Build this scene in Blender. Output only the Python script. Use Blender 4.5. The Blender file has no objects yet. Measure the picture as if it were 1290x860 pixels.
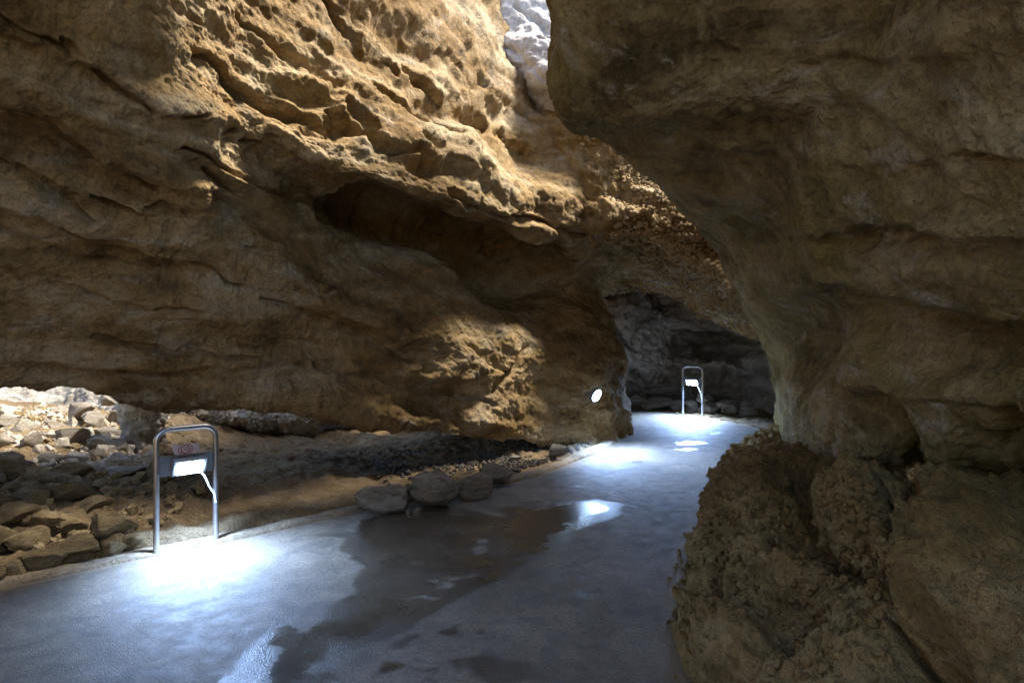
import bpy, bmesh, math, random
import numpy as np
from mathutils import Vector, Matrix

random.seed(7)
scene = bpy.context.scene
COL = scene.collection

# ------------------------------------------------------------------ camera, sky, sun, exposure
F, CX, CY, EYE = 860.0, 645.0, 408.0, 1.6          # focal length in photo pixels, principal point, eye height
cam_d = bpy.data.cameras.new('camera')
cam_d.sensor_width = 36.0
cam_d.lens = 36.0 * F / 1290.0
cam_d.shift_y = (CY - 430.0) / 1290.0
cam_d.clip_end = 500.0
cam = bpy.data.objects.new('camera', cam_d)
cam.location = (0, 0, EYE)
cam.rotation_euler = (math.radians(90), 0, 0)
COL.objects.link(cam)
scene.camera = cam

SUN_DIR = Vector((0.42, 0.22, 0.86)).normalized()   # towards the sun
world = bpy.data.worlds.new('World')
scene.world = world
world.use_nodes = True
wn = world.node_tree.nodes
bg = wn['Background']
sky = wn.new('ShaderNodeTexSky')
sky.sky_type = 'NISHITA'
sky.sun_disc = False
sky.sun_elevation = math.asin(SUN_DIR.z)
sky.sun_rotation = math.atan2(SUN_DIR.x, SUN_DIR.y)
world.node_tree.links.new(sky.outputs['Color'], bg.inputs['Color'])
bg.inputs['Strength'].default_value = 0.067

sun_d = bpy.data.lights.new('sun', 'SUN')
sun_d.energy = 2.1
sun_d.angle = math.radians(12.0)
sun_d.color = (1.0, 0.93, 0.82)
sun = bpy.data.objects.new('sun', sun_d)
sun.rotation_euler = (-SUN_DIR).to_track_quat('-Z', 'Y').to_euler()
sun.location = (4, 2, 12)
COL.objects.link(sun)

scene.view_settings.view_transform = 'Standard'
scene.view_settings.look = 'None'
scene.view_settings.gamma = 1.0
scene.view_settings.exposure = 2.7
scene.cycles.use_denoising = True
scene.cycles.use_adaptive_sampling = True
scene.cycles.adaptive_threshold = 0.015
scene.cycles.max_bounces = 6
scene.cycles.diffuse_bounces = 4

# ------------------------------------------------------------------ numeric helpers
rng = np.random.default_rng(11)
GN = 32
_g = rng.normal(size=(GN, GN, GN, 3)).astype(np.float32)
_g /= np.linalg.norm(_g, axis=-1, keepdims=True)
_g = _g.reshape(-1, 3)
_cell = rng.random((GN ** 3, 3)).astype(np.float32)


def _idx(i, j, k):
    return ((i % GN) * GN + (j % GN)) * GN + (k % GN)


def gnoise(p):
    p = p.astype(np.float32)
    i0 = np.floor(p).astype(np.int32)
    f = p - i0
    u = f * f * f * (f * (f * 6 - 15) + 10)
    out = np.zeros(len(p), np.float32)
    for dx in (0, 1):
        wx = u[:, 0] if dx else 1 - u[:, 0]
        for dy in (0, 1):
            wy = u[:, 1] if dy else 1 - u[:, 1]
            for dz in (0, 1):
                wz = u[:, 2] if dz else 1 - u[:, 2]
                g = _g[_idx(i0[:, 0] + dx, i0[:, 1] + dy, i0[:, 2] + dz)]
                d = g[:, 0] * (f[:, 0] - dx) + g[:, 1] * (f[:, 1] - dy) + g[:, 2] * (f[:, 2] - dz)
                out += wx * wy * wz * d
    return out * 1.5


def fbm(p, oct=4, gain=0.5, lac=2.03, ridged=False):
    s = np.zeros(len(p), np.float32)
    a = 1.0
    for o in range(oct):
        n = gnoise(p + o * 7.31)
        if ridged:
            n = 0.5 - np.abs(n) * 1.6
        s += a * n
        a *= gain
        p = p * lac
    return s


def worley(p):
    p = p.astype(np.float32)
    i0 = np.floor(p).astype(np.int32)
    best = np.full(len(p), 9.0, np.float32)
    for dx in (-1, 0, 1):
        for dy in (-1, 0, 1):
            for dz in (-1, 0, 1):
                c = i0 + np.array([dx, dy, dz], np.int32)
                q = c + _cell[_idx(c[:, 0], c[:, 1], c[:, 2])]
                d = ((q - p) ** 2).sum(1)
                np.minimum(best, d, out=best)
    return np.sqrt(best)


def sstep(a, b, x):
    t = np.clip((x - a) / (b - a), 0, 1)
    return t * t * (3 - 2 * t)


def at(px, py, d):
    """photo pixel seen at distance d -> world point"""
    return (np.array([(px - CX) / F * d, d, EYE - (py - CY) / F * d]))


def pix(P):
    return CX + P[:, 0] / P[:, 1] * F, CY - (P[:, 2] - EYE) / P[:, 1] * F


def seg_dist(qx, qy, pts):
    """distance to a polyline and the parameter along it (0..1)"""
    best = np.full(len(qx), 1e9, np.float32)
    par = np.zeros(len(qx), np.float32)
    pts = np.asarray(pts, np.float32)
    n = len(pts) - 1
    for k in range(n):
        a, b = pts[k], pts[k + 1]
        ab = b - a
        t = np.clip(((qx - a[0]) * ab[0] + (qy - a[1]) * ab[1]) / (ab @ ab + 1e-9), 0, 1)
        d = np.hypot(qx - a[0] - t * ab[0], qy - a[1] - t * ab[1])
        m = d < best
        best[m] = d[m]
        par[m] = (k + t[m]) / n
    return best, par


def poly_sdf(qx, qy, pts):
    pts = np.asarray(pts, np.float32)
    d, _ = seg_dist(qx, qy, np.vstack([pts, pts[:1]]))
    inside = np.zeros(len(qx), bool)
    j = len(pts) - 1
    for i in range(len(pts)):
        xi, yi = pts[i]
        xj, yj = pts[j]
        c = ((yi > qy) != (yj > qy)) & (qx < (xj - xi) * (qy - yi) / (yj - yi + 1e-12) + xi)
        inside ^= c
        j = i
    return np.where(inside, -d, d)


def cr_matrix(n, counts):
    """Catmull-Rom weights: n control points, counts[i] samples in interval i"""
    ts = []
    for i, c in enumerate(counts):
        ts += [i + k / c for k in range(c)]
    ts.append(n - 1.0)
    W = np.zeros((len(ts), n))
    for r, t in enumerate(ts):
        i = min(int(t), n - 2)
        u = t - i
        w = (-.5 * u + u * u - .5 * u ** 3, 1 - 2.5 * u * u + 1.5 * u ** 3,
             .5 * u + 2 * u * u - 1.5 * u ** 3, -.5 * u * u + .5 * u ** 3)
        for k, ww in zip((i - 1, i, i + 1, i + 2), w):
            if k < 0:
                W[r, 0] += 2 * ww
                W[r, 1] -= ww
            elif k > n - 1:
                W[r, n - 1] += 2 * ww
                W[r, n - 2] -= ww
            else:
                W[r, k] += ww
    return W


def grid_normals(P):
    du = np.gradient(P, axis=0)
    dv = np.gradient(P, axis=1)
    n = np.cross(du, dv)
    return n / (np.linalg.norm(n, axis=-1, keepdims=True) + 1e-12)


def mesh_from_grid(name, P, mat, attrs=None, smooth=True):
    R, C, _ = P.shape
    me = bpy.data.meshes.new(name)
    idx = np.arange(R * C).reshape(R, C)
    quads = np.stack([idx[:-1, :-1], idx[:-1, 1:], idx[1:, 1:], idx[1:, :-1]], -1).reshape(-1, 4)
    me.vertices.add(R * C)
    me.vertices.foreach_set('co', P.reshape(-1).astype(np.float32))
    me.loops.add(quads.size)
    me.loops.foreach_set('vertex_index', quads.reshape(-1).astype(np.int32))
    me.polygons.add(len(quads))
    me.polygons.foreach_set('loop_start', np.arange(0, quads.size, 4, dtype=np.int32))
    me.polygons.foreach_set('use_smooth', np.full(len(quads), smooth))
    for k, v in (attrs or {}).items():
        a = me.attributes.new(k, 'FLOAT', 'POINT')
        a.data.foreach_set('value', np.asarray(v, np.float32).reshape(-1))
    me.update()
    me.validate()
    me.materials.append(mat)
    o = bpy.data.objects.new(name, me)
    COL.objects.link(o)
    return o


def structure(o):
    o['kind'] = 'structure'
    return o


def tag(o, label, cat, group=None):
    o['label'] = label
    o['category'] = cat
    if group:
        o['group'] = group
    return o


def net_points(net):
    out = []
    for row in net:
        out.append([np.array(p[1:], float) if p[0] == 'W' else at(*p) for p in row])
    return np.array(out)


def loft(net, px_step=1.5, max_n=160):
    """net of (px,py,d) or ('W',x,y,z) -> dense grid; sampling follows the picture size of each interval"""
    K = net_points(net)
    R, C, _ = K.shape

    def counts(axis):
        A = np.diff(K, axis=axis)
        L = np.linalg.norm(A, axis=-1)
        D = np.maximum(np.linalg.norm(K - np.array([0, 0, EYE]), axis=-1), 1.5)
        Dm = D[:-1] if axis == 0 else D[:, :-1]
        pxl = (L / Dm * F)
        m = np.percentile(pxl, 70, axis=1 if axis == 0 else 0)
        kx, ky = pix(np.where(K[..., 1:2] > .5, K, np.array([-99., .5, 0.])).reshape(-1, 3))
        vis = ((kx > -40) & (kx < 1330) & (ky > -40) & (ky < 900)).reshape(R, C)
        v1 = vis.any(1) if axis == 0 else vis.any(0)
        seen = v1[:-1] | v1[1:]
        return [int(np.clip(v / (px_step if sn else px_step * 5), 4, max_n)) for v, sn in zip(m, seen)]
    Wu = cr_matrix(R, counts(0))
    Wv = cr_matrix(C, counts(1))
    return np.einsum('ur,rck,vc->uvk', Wu, K, Wv)


# ------------------------------------------------------------------ materials
class NT:
    def __init__(self, name):
        self.m = bpy.data.materials.new(name)
        self.m.use_nodes = True
        self.t = self.m.node_tree
        self.n = self.t.nodes
        self.b = self.n['Principled BSDF']
        self.co = self.n.new('ShaderNodeTexCoord').outputs['Object']

    def link(self, a, b):
        self.t.links.new(a, b)

    def mapping(self, scale=(1, 1, 1), rot=(0, 0, 0), loc=(0, 0, 0)):
        n = self.n.new('ShaderNodeMapping')
        n.inputs['Scale'].default_value = scale
        n.inputs['Rotation'].default_value = rot
        n.inputs['Location'].default_value = loc
        self.link(self.co, n.inputs['Vector'])
        return n.outputs[0]

    def noise(self, scale, detail=5, rough=0.55, dist=0.0, vec=None):
        n = self.n.new('ShaderNodeTexNoise')
        n.inputs['Scale'].default_value = scale
        n.inputs['Detail'].default_value = detail
        n.inputs['Roughness'].default_value = rough
        n.inputs['Distortion'].default_value = dist
        self.link(vec or self.co, n.inputs['Vector'])
        return n.outputs['Fac']

    def voronoi(self, scale, vec=None, feature='F1'):
        n = self.n.new('ShaderNodeTexVoronoi')
        n.feature = feature
        n.inputs['Scale'].default_value = scale
        self.link(vec or self.co, n.inputs['Vector'])
        return n.outputs['Distance']

    def ramp(self, fac, stops):
        n = self.n.new('ShaderNodeValToRGB')
        e = n.color_ramp.elements
        while len(e) < len(stops):
            e.new(0.5)
        for el, (p, c) in zip(e, stops):
            el.position = p
            el.color = (*c, 1) if len(c) == 3 else c
        self.link(fac, n.inputs['Fac'])
        return n.outputs['Color']

    def mix(self, fac, a, b, mode='MIX'):
        n = self.n.new('ShaderNodeMix')
        n.data_type = 'RGBA'
        n.blend_type = mode
        for s, v in ((n.inputs[0], fac), (n.inputs[6], a), (n.inputs[7], b)):
            if isinstance(v, (int, float)):
                s.default_value = v
            elif isinstance(v, tuple):
                s.default_value = (*v, 1)
            else:
                self.link(v, s)
        return n.outputs[2]

    def math(self, op, a, b=None, c=None, clamp=False):
        n = self.n.new('ShaderNodeMath')
        n.operation = op
        n.use_clamp = clamp
        for s, v in zip(n.inputs, (a, b, c)):
            if v is None:
                continue
            if isinstance(v, (int, float)):
                s.default_value = v
            else:
                self.link(v, s)
        return n.outputs[0]

    def attr(self, name):
        n = self.n.new('ShaderNodeAttribute')
        n.attribute_name = name
        return n.outputs['Fac']

    def maprange(self, v, a, b, c=0.0, d=1.0):
        n = self.n.new('ShaderNodeMapRange')
        n.interpolation_type = 'SMOOTHSTEP'
        n.inputs[1].default_value = a
        n.inputs[2].default_value = b
        n.inputs[3].default_value = c
        n.inputs[4].default_value = d
        self.link(v, n.inputs[0])
        return n.outputs[0]

    def bump(self, h, dist, strength=1.0, prev=None):
        n = self.n.new('ShaderNodeBump')
        n.inputs['Distance'].default_value = dist
        n.inputs['Strength'].default_value = strength
        self.link(h, n.inputs['Height'])
        if prev is not None:
            self.link(prev, n.inputs['Normal'])
        return n.outputs[0]

    def done(self, color=None, rough=0.9, normal=None, spec=0.25):
        if color is not None:
            if isinstance(color, tuple):
                self.b.inputs['Base Color'].default_value = (*color, 1)
            else:
                self.link(color, self.b.inputs['Base Color'])
        if isinstance(rough, (int, float)):
            self.b.inputs['Roughness'].default_value = rough
        else:
            self.link(rough, self.b.inputs['Roughness'])
        if normal is not None:
            self.link(normal, self.b.inputs['Normal'])
        self.b.inputs['Specular IOR Level'].default_value = spec
        return self.m


def rock_mat(name, dark, mid, light, tint, tint_amt=0.5, scale=1.0, bump=1.0, pale=None, streak=0.0, stain=0.6):
    m = NT(name)
    strata = m.mapping((0.55, 0.55, 1.7), (0.10, -0.17, 0))
    big = m.noise(1.1 * scale, 6, 0.66, 0.7, strata)
    col = m.ramp(big, [(0.34, dark), (0.48, mid), (0.64, light)])
    t = m.ramp(m.noise(0.7 * scale, 4, 0.62, 0.5, m.mapping(loc=(5, 3, 1))), [(0.45, (0, 0, 0)), (0.62, (1, 1, 1))])
    col = m.mix(m.math('MULTIPLY', t, tint_amt), col, tint)
    if pale:
        pm = m.ramp(m.noise(1.7 * scale, 6, 0.7, 1.2, m.mapping((0.8, 0.8, 1.6), (0.1, -0.2, 0.3), (2, 8, 4))),
                    [(0.55, (0, 0, 0)), (0.70, (1, 1, 1))])
        col = m.mix(m.math('MULTIPLY', pm, 0.8), col, pale)
    if streak:
        st = m.ramp(m.noise(3.2, 5, 0.62, 0.4, m.mapping((1.6, 1.6, 0.2))), [(0.48, (0, 0, 0)), (0.66, (1, 1, 1))])
        col = m.mix(m.math('MULTIPLY', st, streak), col, light)
    if stain:
        sn = m.ramp(m.noise(1.25 * scale, 6, 0.68, 0.9, m.mapping((0.7, 0.7, 1.5), (0.1, -0.17, 0), (11, 4, 7))), [(0.50, (1, 1, 1)), (0.66, (0.42, 0.38, 0.32))])
        col = m.mix(stain, col, sn, 'MULTIPLY')
    fine = m.noise(10 * scale, 6, 0.72)
    col = m.mix(0.6, col, m.ramp(fine, [(0.3, (0.30, 0.30, 0.30)), (0.5, (0.5, 0.5, 0.5)), (0.7, (0.72, 0.71, 0.68))]), 'OVERLAY')
    fine2 = m.noise(42, 3, 0.7)
    col = m.mix(0.8, col, m.ramp(fine2, [(0.34, (0.58, 0.56, 0.52)), (0.5, (1, 1, 1))]), 'MULTIPLY')
    n = m.bump(fine, 0.055 * bump, 0.9)
    n = m.bump(fine2, 0.010 * bump, 0.9, n)
    return m.done(col, 0.88, n, 0.22)


M_left = rock_mat('warm_limestone', (0.115, 0.068, 0.024), (0.32, 0.21, 0.088), (0.53, 0.42, 0.268), (0.28, 0.165, 0.055),
                  0.55, pale=(0.44, 0.38, 0.28), streak=0.12)
M_right = rock_mat('olive_limestone', (0.095, 0.066, 0.026), (0.26, 0.19, 0.085), (0.46, 0.37, 0.20), (0.225, 0.17, 0.04),
                   0.6, pale=(0.52, 0.47, 0.39), streak=0.35)
M_ledge = rock_mat('earthy_rock', (0.12, 0.075, 0.028), (0.27, 0.175, 0.07), (0.42, 0.30, 0.14), (0.23, 0.165, 0.05),
                   0.5, bump=1.5)
M_back = rock_mat('grey_limestone', (0.26, 0.245, 0.23), (0.46, 0.43, 0.40), (0.60, 0.57, 0.53), (0.27, 0.22, 0.17), 0.4)
M_pale = rock_mat('pale_crust', (0.30, 0.27, 0.23), (0.52, 0.49, 0.44), (0.72, 0.69, 0.63), (0.34, 0.27, 0.17), 0.5, bump=1.4)
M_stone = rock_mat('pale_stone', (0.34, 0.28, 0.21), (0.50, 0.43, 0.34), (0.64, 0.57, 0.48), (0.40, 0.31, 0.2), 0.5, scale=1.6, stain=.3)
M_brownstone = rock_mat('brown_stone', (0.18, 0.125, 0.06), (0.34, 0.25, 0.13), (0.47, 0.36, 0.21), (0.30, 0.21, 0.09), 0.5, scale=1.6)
M_buff = rock_mat('buff_stone', (0.25, 0.20, 0.145), (0.44, 0.365, 0.275), (0.60, 0.52, 0.41), (0.36, 0.28, 0.18), 0.5, scale=2.2, bump=1.4)
M_greystone = rock_mat('grey_stone', (0.26, 0.24, 0.22), (0.42, 0.39, 0.36), (0.56, 0.53, 0.49), (0.27, 0.22, 0.17), 0.4, scale=1.6)
M_floor = rock_mat('cave_earth', (0.11, 0.075, 0.038), (0.23, 0.16, 0.085), (0.37, 0.275, 0.16), (0.21, 0.14, 0.06), 0.5, bump=1.5)
M_gravel = rock_mat('dark_gravel', (0.08, 0.07, 0.06), (0.14, 0.125, 0.11), (0.24, 0.22, 0.20), (0.14, 0.11, 0.08), 0.5, scale=3)
M_nod = rock_mat('cave_coral', (0.26, 0.18, 0.09), (0.42, 0.31, 0.17), (0.60, 0.50, 0.35), (0.5, 0.33, 0.13), 0.5, scale=2.0)


def path_material():
    m = NT('worn_concrete')
    base = m.ramp(m.noise(1.3, 7, 0.62, 0.5), [(0.32, (0.105, 0.083, 0.058)), (0.5, (0.158, 0.127, 0.090)), (0.68, (0.215, 0.177, 0.13))])
    base = m.mix(0.65, base, m.ramp(m.noise(48, 5, 0.8), [(0.34, (0.22,) * 3), (0.66, (0.78,) * 3)]), 'OVERLAY')
    base = m.mix(0.5, base, m.ramp(m.noise(8, 5, 0.7, 0.3), [(0.35, (0.34, 0.33, 0.32)), (0.65, (0.66,) * 3)]), 'OVERLAY')
    stain = m.ramp(m.noise(4.5, 3, 0.5, 0.8, m.mapping(loc=(3, 1, 0))), [(0.57, (0, 0, 0)), (0.62, (1, 1, 1))])
    base = m.mix(m.math('MULTIPLY', stain, 0.5), base, (0.085, 0.075, 0.062))
    sd = m.attr('wet_distance')
    jit = m.math('MULTIPLY', m.math('SUBTRACT', m.noise(5.5, 5, 0.62), 0.5), 0.16)
    jit = m.math('ADD', jit, m.math('MULTIPLY', m.math('SUBTRACT', m.noise(34, 4, 0.7), 0.5), 0.09))
    w = m.math('ADD', sd, jit)
    wet = m.maprange(w, 0.02, -0.035)
    core = m.maprange(m.math('ADD', w, m.math('MULTIPLY', m.math('SUBTRACT', m.noise(2.3, 4), 0.5), 0.9)), 0.02, -0.28)
    wetcol = m.mix(0.85, base, (0.33, 0.29, 0.25), 'MULTIPLY')
    col = m.mix(wet, base, wetcol)
    dirt = m.attr('dirt')
    dm = m.maprange(m.math('ADD', dirt, m.math('MULTIPLY', m.math('SUBTRACT', m.noise(7, 5), 0.5), 0.9)), 0.25, 0.75)
    col = m.mix(dm, col, (0.19, 0.14, 0.085))
    r_dry = m.ramp(m.noise(9, 4), [(0.3, (0.62,) * 3), (0.7, (0.8,) * 3)])
    r_wet = m.mix(core, (0.40, 0.40, 0.40), (0.22, 0.22, 0.22))
    rough = m.mix(wet, r_dry, r_wet)
    hb = m.noise(120, 3, 0.6)
    n = m.bump(m.noise(3.0, 4), 0.01, 0.25)
    nb = m.n.new('ShaderNodeBump')
    nb.inputs['Distance'].default_value = 0.006
    m.link(m.maprange(core, 0.0, 1.0, 0.9, 0.28), nb.inputs['Strength'])
    m.link(hb, nb.inputs['Height'])
    m.link(n, nb.inputs['Normal'])
    return m.done(col, rough, nb.outputs[0], 0.5)


def simple(name, col, rough=0.5, metal=0.0, emit=None, strength=0.0, grain=0.0):
    m = NT(name)
    c = m.ramp(m.noise(30, 4), [(0.3, tuple(v * (1 - grain) for v in col)), (0.7, tuple(min(1, v * (1 + grain)) for v in col))])
    m.b.inputs['Metallic'].default_value = metal
    if emit:
        m.b.inputs['Emission Color'].default_value = (*emit, 1)
        m.b.inputs['Emission Strength'].default_value = strength
    return m.done(c, rough, None, 0.4)


M_path = path_material()
M_kerb = rock_mat('kerb_mortar', (0.16, 0.12, 0.075), (0.26, 0.20, 0.13), (0.36, 0.29, 0.20), (0.2, 0.15, 0.09), 0.4, bump=0.5)
M_steel = simple('brushed_steel', (0.55, 0.55, 0.56), 0.32, 1.0, grain=0.12)
M_plate = simple('grey_metal_plate', (0.20, 0.21, 0.23), 0.5, 0.4, grain=0.15)
M_house = simple('pale_lamp_housing', (0.24, 0.25, 0.27), 0.45, 0.2, grain=0.1)
M_lens = simple('lit_lens', (0.9, 0.93, 1.0), 0.4, 0.0, (0.50, 0.72, 1.0), 26.0)
M_cable = simple('grey_cable', (0.35, 0.35, 0.34), 0.6)
M_sign = simple('faded_pink_sign', (0.62, 0.47, 0.44), 0.55, grain=0.1)
M_signred = simple('faded_red_print', (0.28, 0.10, 0.085), 0.55, grain=0.1)

# ------------------------------------------------------------------ layout of the walkway (metres)
LEFT_EDGE = [(-7.5, -2.0), (-6.2, 1.2), (-4.2, 3.2), (-3.11, 4.14), (-2.18, 4.97), (-1.315, 5.8), (-0.04, 6.88), (0.48, 7.56),
             (1.17, 8.76), (1.58, 9.83), (1.50, 10.6), (0.9, 11.3), (-0.3, 11.8), (-1.6, 12.2)]
RIGHT_EDGE = [(0.3, -3.0), (0.65, -0.5), (0.72, 1.5), (0.8, 3.0), (0.98, 3.9), (1.25, 4.8), (1.75, 6.0), (2.35, 7.2),
              (3.25, 8.7), (3.80, 10.2), (3.45, 11.5), (2.70, 12.55), (1.4, 13.7), (-0.5, 14.5)]
WET = [(394, 675), (436, 676), (425, 691), (450, 706), (456, 712), (442, 737), (443, 748), (405, 766), (406, 780), (384, 793),
       (366, 785), (342, 787), (321, 811), (297, 832), (279, 853), (255, 930), (430, 930), (427, 843), (430, 822), (497, 806),
       (525, 787), (587, 752), (647, 724), (683, 705), (700, 695), (721, 682), (725, 668), (749, 660), (782, 649), (784, 635),
       (756, 628), (714, 632), (683, 630), (634, 630), (655, 635), (624, 639), (631, 649), (582, 640), (575, 632), (520, 640), (450, 655)]


def ground(px, py, z=0.0):
    d = F * (EYE - z) / (py - CY)
    return ((px - CX) / F * d, d)


# ------------------------------------------------------------------ cave floor height
_bank = np.array([  # x, y, z
    (-3.4, 4.3, .10), (-2.4, 5.1, .10), (-1.4, 6.1, .03), (-.7, 6.7, .02), (-.2, 7.3, .02), (.5, 8.2, .03), (1.0, 9.0, .03),
    (-4.2, 5.4, .26), (-3.1, 5.8, .22), (-2.2, 6.6, .14), (-1.0, 7.6, .06), (.1, 8.6, .04),
    (-5.0, 7.0, .44), (-3.7, 7.0, .26), (-2.9, 7.6, .10), (-1.8, 8.4, .0), (-.6, 9.2, .0),
    (-6.0, 8.5, .5), (-4.6, 8.4, .42), (-3.2, 8.6, .03), (-1.8, 9.6, -.12), (-.4, 10.3, -.12), (-1.5, 11.5, -.3), (-.5, 12.5, -.3), (-6.5, 4.5, .5), (-5.0, 4.2, .3),
    (-8, 6, .8), (-8, 9, .6), (4.2, 12, .0), (3.2, 13.4, .0), (1.5, 14.6, .0), (0, 10.6, .05), (5, 10, .05), (3, 6, .1), (2, 3, .1)])


def floor_z(x, y):
    x = np.asarray(x, np.float32)
    y = np.asarray(y, np.float32)
    num = np.zeros_like(x)
    den = np.zeros_like(x)
    for bx, by, bz in _bank:
        w = 1.0 / ((x - bx) ** 2 + (y - by) ** 2 + 0.12) ** 1.8
        num += w * bz
        den += w
    h = num / den
    d, _ = seg_dist(x, y, LEFT_EDGE)
    sd = poly_sdf(x, y, LEFT_EDGE + RIGHT_EDGE[::-1])
    out = sstep(0.0, 0.16, sd - 0.05)
    return np.where(sd < 0.04, -0.10, -0.03 + (h + 0.03) * out)


# ------------------------------------------------------------------ rock sheets
T_STR = np.array([.73, .65, -.19])
T_STR = T_STR / np.linalg.norm(T_STR)
N_STR = np.array([.17, .10, 1.0])
N_STR = N_STR / np.linalg.norm(N_STR)
S_STR = np.cross(N_STR, T_STR)


def strata_coords(p, a, b, c):
    return np.stack([p @ T_STR * a, p @ S_STR * b, p @ N_STR * c], -1)


def apply_features(P, N, feats=(), cracks=(), jag=6.0, ledges=()):
    """raise (+) or hollow (-) places and cut cracks; authored on the picture, carved into the surface once"""
    sh = P.shape[:2]
    p = P.reshape(-1, 3)
    n = N.reshape(-1, 3)
    okm = p[:, 1] > 0.5
    px = np.full(len(p), -9999., np.float32)
    py = px.copy()
    px[okm], py[okm] = pix(p[okm])
    w = fbm(p * 2.2, 3)
    w2 = fbm(p * 2.2 + 31.7, 3)
    qx, qy = px + w * jag * 1.6, py + w2 * jag * 1.6
    disp = np.zeros(len(p), np.float32)
    for (fx, fy, rx, ry, ang, amp) in feats:
        a = math.radians(ang)
        dx, dy = qx - fx, qy - fy
        u = (dx * math.cos(a) + dy * math.sin(a)) / rx
        v = (-dx * math.sin(a) + dy * math.cos(a)) / ry
        disp += amp * np.exp(-(u * u + v * v) ** 1.6)
    for (pts, wd, dep) in cracks:
        d, t = seg_dist(qx, qy, pts)
        ww = wd * (0.35 + 0.65 * np.sin(np.pi * np.clip(t, 0.03, 0.97))) * (1 + 0.7 * w2)
        disp -= dep * 1.15 * np.exp(-(d / np.maximum(ww, 2.6)) ** 2.4)
    for (pts, wd, step) in ledges:
        d, t = seg_dist(qx, qy, pts)
        pa = np.asarray(pts, float)
        yl = np.interp(qx, pa[:, 0], pa[:, 1])
        sg = np.tanh((yl - qy) / 5.0)
        disp += 1.4 * step * sg * np.exp(-(d / wd) ** 2) * (.6 + .8 * w) * sstep(0, .08, t) * sstep(1, .92, t)
    p = p + n * disp[:, None]
    return p.reshape(*sh, 3)


def rock_detail(P, N, amp=1.0, strata=1.0, pits=1.0, seed=0.0, mask=None, lumps=0.0):
    sh = P.shape[:2]
    p = P.reshape(-1, 3)
    n = N.reshape(-1, 3)
    d = 0.16 * fbm(p * 0.75 + seed, 3)
    d += strata * 0.08 * fbm(strata_coords(p, .45, .8, 2.0) + seed, 4, 0.5)
    led = fbm(strata_coords(p, .5, .8, 1.1) + seed + 3.7, 2)
    b = p @ N_STR * 1.7 + led * 1.6
    fr = b - np.floor(b)
    lm = sstep(-.05, .3, fbm(p * .8 + seed + 77, 2))
    d += strata * 0.035 * lm * (sstep(0, .7, fr) - sstep(.72, 1.0, fr))
    d += 0.03 * fbm(p * 4.0 + seed, 5, 0.55)
    d -= 0.022 * fbm(p * 6.0 + seed, 4, 0.55, ridged=True)
    d += 0.009 * fbm(p * 23.0 + seed, 2, 0.6)
    if pits:
        q = strata_coords(p, 2.2, 3.6, 4.4) + 0.35 * np.stack([fbm(p * 2 + 1, 2), fbm(p * 2 + 9, 2), fbm(p * 2 + 17, 2)], -1)
        wv = worley(q)
        pm = sstep(.05, .45, fbm(p * 0.9 + 40 + seed, 2))
        d -= pits * 0.085 * pm * sstep(.55, .08, wv)
    if lumps:
        d += lumps * (0.5 - worley(p * 7.0 + seed))
        d += lumps * 0.5 * (0.5 - worley(p * 15.0 + seed))
    d *= amp
    if mask is not None:
        d *= mask.reshape(-1)
    return (p + n * d[:, None]).reshape(*sh, 3)


def rock_sheet(name, net, mat, feats=(), cracks=(), px_step=1.6, flip=False, detail=None, max_n=160, ledges=()):
    P = loft(net, px_step, max_n)
    N = grid_normals(P)
    if flip:
        N = -N
    P = apply_features(P, N, feats, cracks, ledges=ledges)
    P = rock_detail(P, N, **(detail or {}))
    o = mesh_from_grid(name, P, mat)
    return structure(o), P, N


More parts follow.
